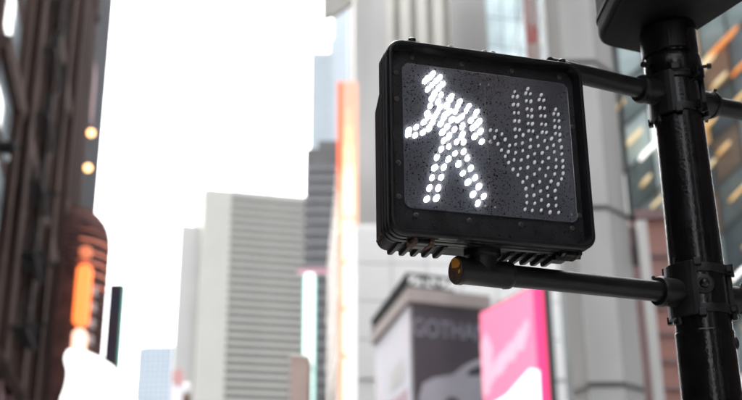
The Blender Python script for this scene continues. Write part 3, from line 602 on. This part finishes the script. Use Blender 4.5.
# ------------------------------------------------------------------ the walk signal (local x right, y back, z up; y = 0 is the lens face)
LIT = [(-0.143,0.1439),(-0.1369,0.1513),(-0.1235,0.1645),(-0.1297,0.1555),(-0.1065,0.1586),(-0.1156,0.1488),(-0.1255,0.1376),(-0.1365,0.1251),(-0.1011,0.1421),(-0.1102,0.1317),(-0.1272,0.1043),(-0.1202,0.1174),(-0.1317,0.0855),(-0.1393,0.0667),(-0.1048,0.1152),(-0.1125,0.0977),(-0.1089,0.0845),(-0.1157,0.0711),(-0.0866,0.1083),(-0.0938,0.0913),(-0.0897,0.0743),(-0.1378,0.0592),(-0.148,0.0438),(-0.1219,0.0607),(-0.1277,0.0463),(-0.1356,0.0315),(-0.1503,0.0198),(-0.1685,0.0106),(-0.1658,0.0303),(-0.1833,0.0204),(-0.1841,0.0114),(-0.1085,0.0455),(-0.1005,0.0606),(-0.1048,0.0253),(-0.0935,0.0396),(-0.0794,0.1161),(-0.0842,0.1066),(-0.0919,0.0908),(-0.0612,0.1042),(-0.0661,0.093),(-0.0721,0.0796),(-0.0397,0.0963),(-0.0464,0.0845),(-0.0214,0.0844),(-0.0853,0.078),(-0.0972,0.0685),(-0.0815,0.0581),(-0.0674,0.0598),(-0.0578,0.068),(-0.0573,0.0453),(-0.0762,0.0354),(-0.089,0.0198),(-0.0574,0.0258),(-0.025,0.0756),(-0.0364,0.0621),(-0.0162,0.0614),(-0.0326,0.0444),(-0.0229,0.0533),(-0.0142,0.0378),(-0.0287,0.0241),(-0.1022,0.0054),(-0.0903,0.0153),(-0.0911,-0.0071),(-0.1089,-0.0152),(-0.12,-0.0357),(-0.0723,0.0064),(-0.0556,0.0074),(-0.0769,-0.0216),(-0.0929,-0.0372),(-0.0567,-0.0153),(-0.0602,0.0202),(-0.1256,-0.0603),(-0.1045,-0.0571),(-0.1323,-0.0841),(-0.1113,-0.0812),(-0.0701,-0.046),(-0.0607,-0.0665),(-0.1389,-0.1086),(-0.1188,-0.1066),(-0.1456,-0.1342),(-0.1239,-0.1301),(-0.0484,-0.03),(-0.0125,0.0132),(-0.0416,-0.0531),(-0.032,-0.0741),(-0.0498,-0.0864),(-0.0244,-0.0938),(-0.0389,-0.1131),(-0.0139,-0.1153),(-0.0286,-0.133)]
UNLIT = [(0.0721,0.1436),(0.067,0.1307),(0.0782,0.1319),(0.0671,0.1108),(0.0782,0.1115),(0.0677,0.0904),(0.0783,0.0914),(0.0675,0.0706),(0.0786,0.071),(0.0675,0.0501),(0.0785,0.0501),(0.1056,0.1555),(0.0998,0.1434),(0.1111,0.1433),(0.0998,0.1243),(0.1111,0.1244),(0.1004,0.1043),(0.1115,0.1029),(0.1009,0.087),(0.1111,0.0867),(0.1009,0.0684),(0.1115,0.0688),(0.101,0.0503),(0.1115,0.0506),(0.1384,0.144),(0.1325,0.1316),(0.1442,0.1315),(0.1334,0.1112),(0.1441,0.1116),(0.1339,0.0913),(0.1445,0.0917),(0.134,0.0705),(0.1446,0.0706),(0.1345,0.0508),(0.1448,0.0511),(0.1725,0.1123),(0.1668,0.1),(0.1782,0.1002),(0.1672,0.0838),(0.1786,0.0839),(0.1673,0.0677),(0.1783,0.0674),(0.0074,0.0409),(0.0217,0.0414),(0.0343,0.0346),(0.0418,0.0225),(0.0514,0.0087),(0.0478,-0.0067),(0.0236,0.0095),(0.0313,-0.0046),(0.0395,-0.0187),(0.0472,-0.0322),(0.0566,-0.0473),(0.0165,0.0244),(0.0683,0.0322),(0.0861,0.0379),(0.1042,0.0287),(0.1218,0.0374),(0.1393,0.0305),(0.1566,0.0377),(0.1677,0.0516),(0.1782,0.0497),(0.1771,0.0351),(0.0665,0.0132),(0.0833,0.0184),(0.1019,0.0114),(0.1225,0.0164),(0.1443,0.0136),(0.1608,0.0219),(0.1799,0.0191),(0.065,-0.0069),(0.0831,-0.0001),(0.0947,-0.0136),(0.1119,-0.0045),(0.1307,-0.0),(0.1611,0.0057),(0.1796,0.0029),(0.0606,-0.0245),(0.0783,-0.0229),(0.1105,-0.0248),(0.1298,-0.0219),(0.1459,-0.0111),(0.1641,-0.0128),(0.1805,-0.0138),(0.0746,-0.0436),(0.0928,-0.039),(0.1217,-0.0402),(0.143,-0.0346),(0.1628,-0.0305),(0.18,-0.0287),(0.0676,-0.0598),(0.0894,-0.0635),(0.1083,-0.0535),(0.1352,-0.0543),(0.1578,-0.0481),(0.1791,-0.0441),(0.0784,-0.0752),(0.1019,-0.0814),(0.1197,-0.0702),(0.1478,-0.0665),(0.174,-0.0582),(0.1646,-0.0717),(0.085,-0.0902),(0.1203,-0.0923),(0.1374,-0.0827),(0.156,-0.088),(0.0861,-0.1068),(0.1035,-0.1037),(0.121,-0.1132),(0.1379,-0.1015),(0.1563,-0.1057),(0.085,-0.123),(0.1043,-0.1226),(0.1369,-0.124),(0.1559,-0.1228),(0.0799,-0.1385),(0.0972,-0.1396),(0.1187,-0.137),(0.14,-0.14),(0.1608,-0.1387)]
PINS = [(-0.0095,0.1547),(0.0112,0.1562),(0.1955,0.1555),(-0.0108,-0.1373),(0.0117,-0.1382),(0.1954,-0.138)]
SIG = thing('pedestrian_signal', 'black pedestrian signal with lit white walking figure and unlit hand, wet with rain', 'signal', (.2581, 2.1140, 2.4685), 17)
X1, Z0, Z1 = .237, -.226, .226
# front door frame: outer skin with grooves, rounded rim and recess wall
loops = []
for y, e in ((.030, .004), (.026, 0), (.012, 0), (.0105, .006), (.0045, .006), (.003, 0), (-.008, 0), (-.0095, .005), (-.0135, .005), (-.015, .0005), (-.0255, .0005), (-.029, .003), (-.030, .0065), (-.0292, .0100), (-.026, .0118), (-.002, .0145)):
    loops.append(rrect(-X1 + e, X1 - e, Z0 + e, Z1 - e, .034 - e * .8, y, 8))
MB().loft(loops, cap0=False, cap1=False).build('door_frame', housing_m, SIG)
# flat border around the lens (ring with a hole for the lens)
n_ = len(loops[0]); e = .0148
o_ = rrect(-X1 + e, X1 - e, Z0 + e, Z1 - e, .022, -.0018, 8); i_ = rrect(-.197, .206, -.1585, .180, .016, -.0018, 8); i2 = rrect(-.197, .206, -.1585, .180, .016, .002, 8)
MB().loft([o_, i_, i2], cap0=False, cap1=False, smooth=False).build('lens_border', border_m, SIG)
lens = MB().loft([rrect(-.199, .208, -.160, .182, .017, .004, 8), rrect(-.199, .208, -.160, .182, .017, .0006, 8)], smooth=False).build('lens_panel', lens_m, SIG)
MB().box(.0006, .0022, -.0004, .0005, -.137, .153).build('lens_seam', mat('seam_film', (.20, .14, .12), .5), lens)
# lamps
tilt = R(33)
lit_m = glow('white_led_lamp', (1, .99, .97), 9, (.8, .8, .8))
ul = bpy.data.materials.new('clear_led_lamp'); ul.use_nodes = True; b = ul.node_tree.nodes['Principled BSDF']; b.inputs['Base Color'].default_value = (.86, .88, .92, 1); b.inputs['Roughness'].default_value = .22
lm = MB().ball((0, 0, 0), .0057, .0042, .0089, 12, 8).mesh('walk_lamp', lit_m)
um = MB().ball((0, 0, 0), .0033, .0028, .0050, 10, 6).mesh('hand_lamp', ul)
for x, z in LIT: link('walk_lamp', lm, lens, (x, -.0005, z), (0, tilt + random.uniform(-.12, .12), 0)).scale = (random.uniform(.9, 1.1),) * 3
for x, z in UNLIT: link('hand_lamp', um, lens, (x, -.0068, z), (0, R(27) + random.uniform(-.15, .15), 0)).scale = (random.uniform(.88, 1.12),) * 3
pm = MB().ball((0, 0, 0), .0024, nu=10, nv=6).mesh('pin', ul)
for x, z in PINS: link('pin', pm, lens, (x, -.0005, z))
rg = MB(); 
rg.loft([[(.0092 + (.0105 + .0016 * math.cos(b_)) * math.cos(2*math.pi*k/24), -.0003 - .0016 * math.sin(b_), .0154 + (.0105 + .0016 * math.cos(b_)) * math.sin(2*math.pi*k/24)) for k in range(24)] for b_ in (0, .8, 1.57, 2.3, 3.14)], cap0=False, cap1=False).build('sensor_ring', border_m, lens)
MB().ball((.0092, -.001, .0154), .0052, .003, .0052).build('sensor_lens', ul, lens)
# screws in the border
sp_ = [(-.2105, .0916), (-.209, -.0585), (-.1716, -.1735), (-.0508, -.1749), (.07, -.173), (.1936, -.1715), (-.1721, .1985), (-.0522, .1985), (.0700, .1985), (.1905, .1985), (.2135, -.1402), (.2145, .075), (-.2105, .155), (-.2095, -.135)]
sm_ = MB().cyl((0, -.0019, 0), (0, -.0048, 0), .005, prof=[(0, .0062), (.5, .0062), (.8, .005), (1, .0036)], n=16).mesh('screw', screw_m)
sh_ = MB().cyl((0, -.00485, 0), (0, -.0052, 0), .0026, n=6).mesh('recess', hole_m)
for x, z in sp_:
    o = link('screw', sm_, SIG, (x, 0, z)); link('recess', sh_, o)
# housing body behind the door
def bl(y, x, z0, z1, r): return rrect(-x, x, z0, z1, r, y, 6)
MB().loft([bl(.0302, .2305, -.221, .222, .032), bl(.0345, .2305, -.221, .222, .032), bl(.036, .235, -.224, .224, .03), bl(.045, .235, -.224, .224, .03), bl(.0462, .229, -.219, .219, .03), bl(.053, .226, -.217, .212, .03)]).build('flange', housing_m, SIG)
MB().loft([bl(.0535, .226, -.220, .150, .022), bl(.070, .2275, -.2225, .152, .022), bl(.098, .2285, -.2245, .120, .022), bl(.104, .223, -.219, .112, .02)], smooth=False).build('back_box', back_m, SIG)
# cooling fins under the housing
def fin_mesh():
    pr = [(.031, -.221), (.031, -.2275), (.045, -.2310), (.075, -.2335), (.096, -.2340), (.104, -.2325), (.1085, -.229), (.110, -.2245), (.1085, -.2195), (.105, -.2165), (.06, -.2155)]
    return MB().prism(pr, -.0046, .0046, 'x').mesh('fin', housing_m, .0018)
fm_ = fin_mesh()
for k in range(15):
    x = -.197 + k * .0262
    if -.07 < x < .046: continue
    link('fin', fm_, SIG, (x, 0, 0))
# door latches along the bottom edge
for x in (-.158, .185):
    for d in (-.019, .019): MB().prism([(-.012, -.2258), (-.012, -.2335), (.0, -.237), (.034, -.2365), (.045, -.232), (.047, -.2245)], x + d - .0045, x + d + .0045, 'x').build('latch_lug', rust_m if x < 0 else housing_m, SIG, bevel=.0012)
    MB().cyl((x - .03, .012, -.2325), (x + .03, .012, -.2325), .0048, n=12).build('latch_pin', rust_m if x < 0 else housing_m, SIG)
    MB().box(x - .0135, x + .0135, -.008, .036, -.2365, -.2262).build('latch_plate', housing_m, SIG, bevel=.002)
MB().box(-.128, -.088, -.024, -.016, -.2275, -.2252).build('label_plate', mat('worn_metal', (.12, .12, .12), .5, var=.2, scale=60), SIG)
# hinge pins and knobs on the top edge
for x in (-.1735, .197):
    MB().box(x - .015, x + .015, -.020, .004, .2258, .2300).build('knob_plate', housing_m, SIG, bevel=.001)
    MB().cyl((x, -.009, .2301), (x, -.009, .2425), .009, prof=[(0, .0075), (.15, .0088), (.75, .0088), (1, .0055)], n=14).build('knob', housing_m, SIG)
    for d in (-.0125, .0125): MB().ball((x + d, -.014, .2305), .0026).build('knob_screw', screw_m, SIG)
MB().cyl((-.083, -.012, .2295), (.022, -.012, .2295), .0030, n=12).build('hinge_rod', housing_m, SIG)
for x in (-.083, .0, .020):
    MB().ball((x, -.012, .2290), .0085, .0065, .0072).build('hinge_knuckle', housing_m, SIG)
MB().cyl((-.215, -.0165, .2265), (.205, -.0165, .2265), .0022, n=8).build('top_bead', housing_m, SIG)
# rusty edge on the lower left of the back box
for k in range(7): MB().ball((-.2275 + random.uniform(-.001, .001), .058 + k * .006, -.199 - k * .0012), .0022, .004, .003, 8, 5).build('rust_scab', rust_m, SIG)
# speckled sheet added in front of the lamps for halo and bluish sheen
cm = bpy.data.materials.new('halo_sheen_sheet'); cm.use_nodes = True; t_ = cm.node_tree; n = t_.nodes; n.remove(n['Principled BSDF']); o = n['Material Output']
tr = n.new('ShaderNodeBsdfTransparent'); df = n.new('ShaderNodeBsdfDiffuse'); tl = n.new('ShaderNodeBsdfTranslucent'); ad = n.new('ShaderNodeMixShader'); mx = n.new('ShaderNodeMixShader'); gl = n.new('ShaderNodeBsdfGlossy'); mg = n.new('ShaderNodeMixShader'); fr = n.new('ShaderNodeFresnel')
df.inputs[0].default_value = (.58, .66, .84, 1); tl.inputs[0].default_value = (.85, .88, .92, 1); gl.inputs['Roughness'].default_value = .13; fr.inputs['IOR'].default_value = 1.75
tc = n.new('ShaderNodeTexCoord'); nz = n.new('ShaderNodeTexNoise'); nz.inputs['Scale'].default_value = 260; nz.inputs['Detail'].default_value = 5; t_.links.new(tc.outputs['Object'], nz.inputs[0])
n2 = n.new('ShaderNodeTexNoise'); n2.inputs['Scale'].default_value = 9; n2.inputs['Detail'].default_value = 5; t_.links.new(tc.outputs['Object'], n2.inputs[0])
ml = n.new('ShaderNodeMath'); ml.operation = 'MULTIPLY'; t_.links.new(nz.outputs['Fac'], ml.inputs[0]); t_.links.new(n2.outputs['Fac'], ml.inputs[1])
mr = n.new('ShaderNodeMapRange'); mr.inputs[1].default_value = .12; mr.inputs[2].default_value = .42; mr.inputs[3].default_value = .06; mr.inputs[4].default_value = .25; t_.links.new(ml.outputs[0], mr.inputs[0])
ad.inputs[0].default_value = .5; t_.links.new(df.outputs[0], ad.inputs[1]); t_.links.new(tl.outputs[0], ad.inputs[2])
t_.links.new(mr.outputs[0], mx.inputs[0]); t_.links.new(tr.outputs[0], mx.inputs[1]); t_.links.new(ad.outputs[0], mx.inputs[2])
t_.links.new(fr.outputs[0], mg.inputs[0]); t_.links.new(mx.outputs[0], mg.inputs[1]); t_.links.new(gl.outputs[0], mg.inputs[2]); t_.links.new(mg.outputs[0], o.inputs['Surface'])
MB().loft([rrect(-.1975, .2065, -.1590, .1805, .0165, -.0060, 8), rrect(-.1975, .2065, -.1590, .1805, .0165, -.0068, 8)], smooth=False).build('lens_halo_sheet', cm, SIG)
# rain
wat = bpy.data.materials.new('rain_water'); wat.use_nodes = True; b = wat.node_tree.nodes['Principled BSDF']; b.inputs['Base Color'].default_value = (.012, .012, .014, 1); b.inputs['Roughness'].default_value = .05; b.inputs['Specular IOR Level'].default_value = .35
def drops(n, gen, name):
    m = MB()
    for _ in range(n):
        x, y, z, r, nx = gen(); k = 6
        if nx == 'y':
            a = [(x + r * math.cos(i * math.tau / k), y, z + r * 1.15 * math.sin(i * math.tau / k)) for i in range(k)]
            b2 = [(x + r * .7 * math.cos(i * math.tau / k), y - r * .45, z + r * .75 * math.sin(i * math.tau / k)) for i in range(k)]; c2 = (x, y - r * .62, z)
        else:
            a = [(x + r * math.cos(i * math.tau / k), y + r * math.sin(i * math.tau / k), z) for i in range(k)]
            b2 = [(x + r * .7 * math.cos(i * math.tau / k), y + r * .7 * math.sin(i * math.tau / k), z + r * .45) for i in range(k)]; c2 = (x, y, z + r * .6)
        m.add(a + b2 + [c2], [(i, (i + 1) % k, k + (i + 1) % k, k + i) for i in range(k)] + [(k + i, k + (i + 1) % k, 2 * k) for i in range(k)], True)
    return m.build(name, wat, SIG, kind='stuff')
rr_ = random.Random(3)
def g_lens():
    while True:
        x, z = rr_.uniform(-.195, .203), rr_.uniform(-.157, .178)
        if rr_.random() < 1 - .35 * (x > .05): break
    return x, -.0071, z, min(.0020, .00045 + rr_.expovariate(1 / .00036)), 'y'
drops(5200, g_lens, 'lens_raindrops')
def g_border():
    while True:
        x, z = rr_.uniform(-.221, .221), rr_.uniform(-.21, .21)
        if not (-.199 < x < .208 and -.161 < z < .182): break
    return x, -.0019, z, min(.0024, .0006 + rr_.expovariate(1 / .0005)), 'y'
drops(800, g_border, 'border_raindrops')
drops(130, lambda: (rr_.uniform(-.2, .2), rr_.uniform(-.024, .01), .2256, rr_.uniform(.0012, .0026), 'z'), 'rim_raindrops')
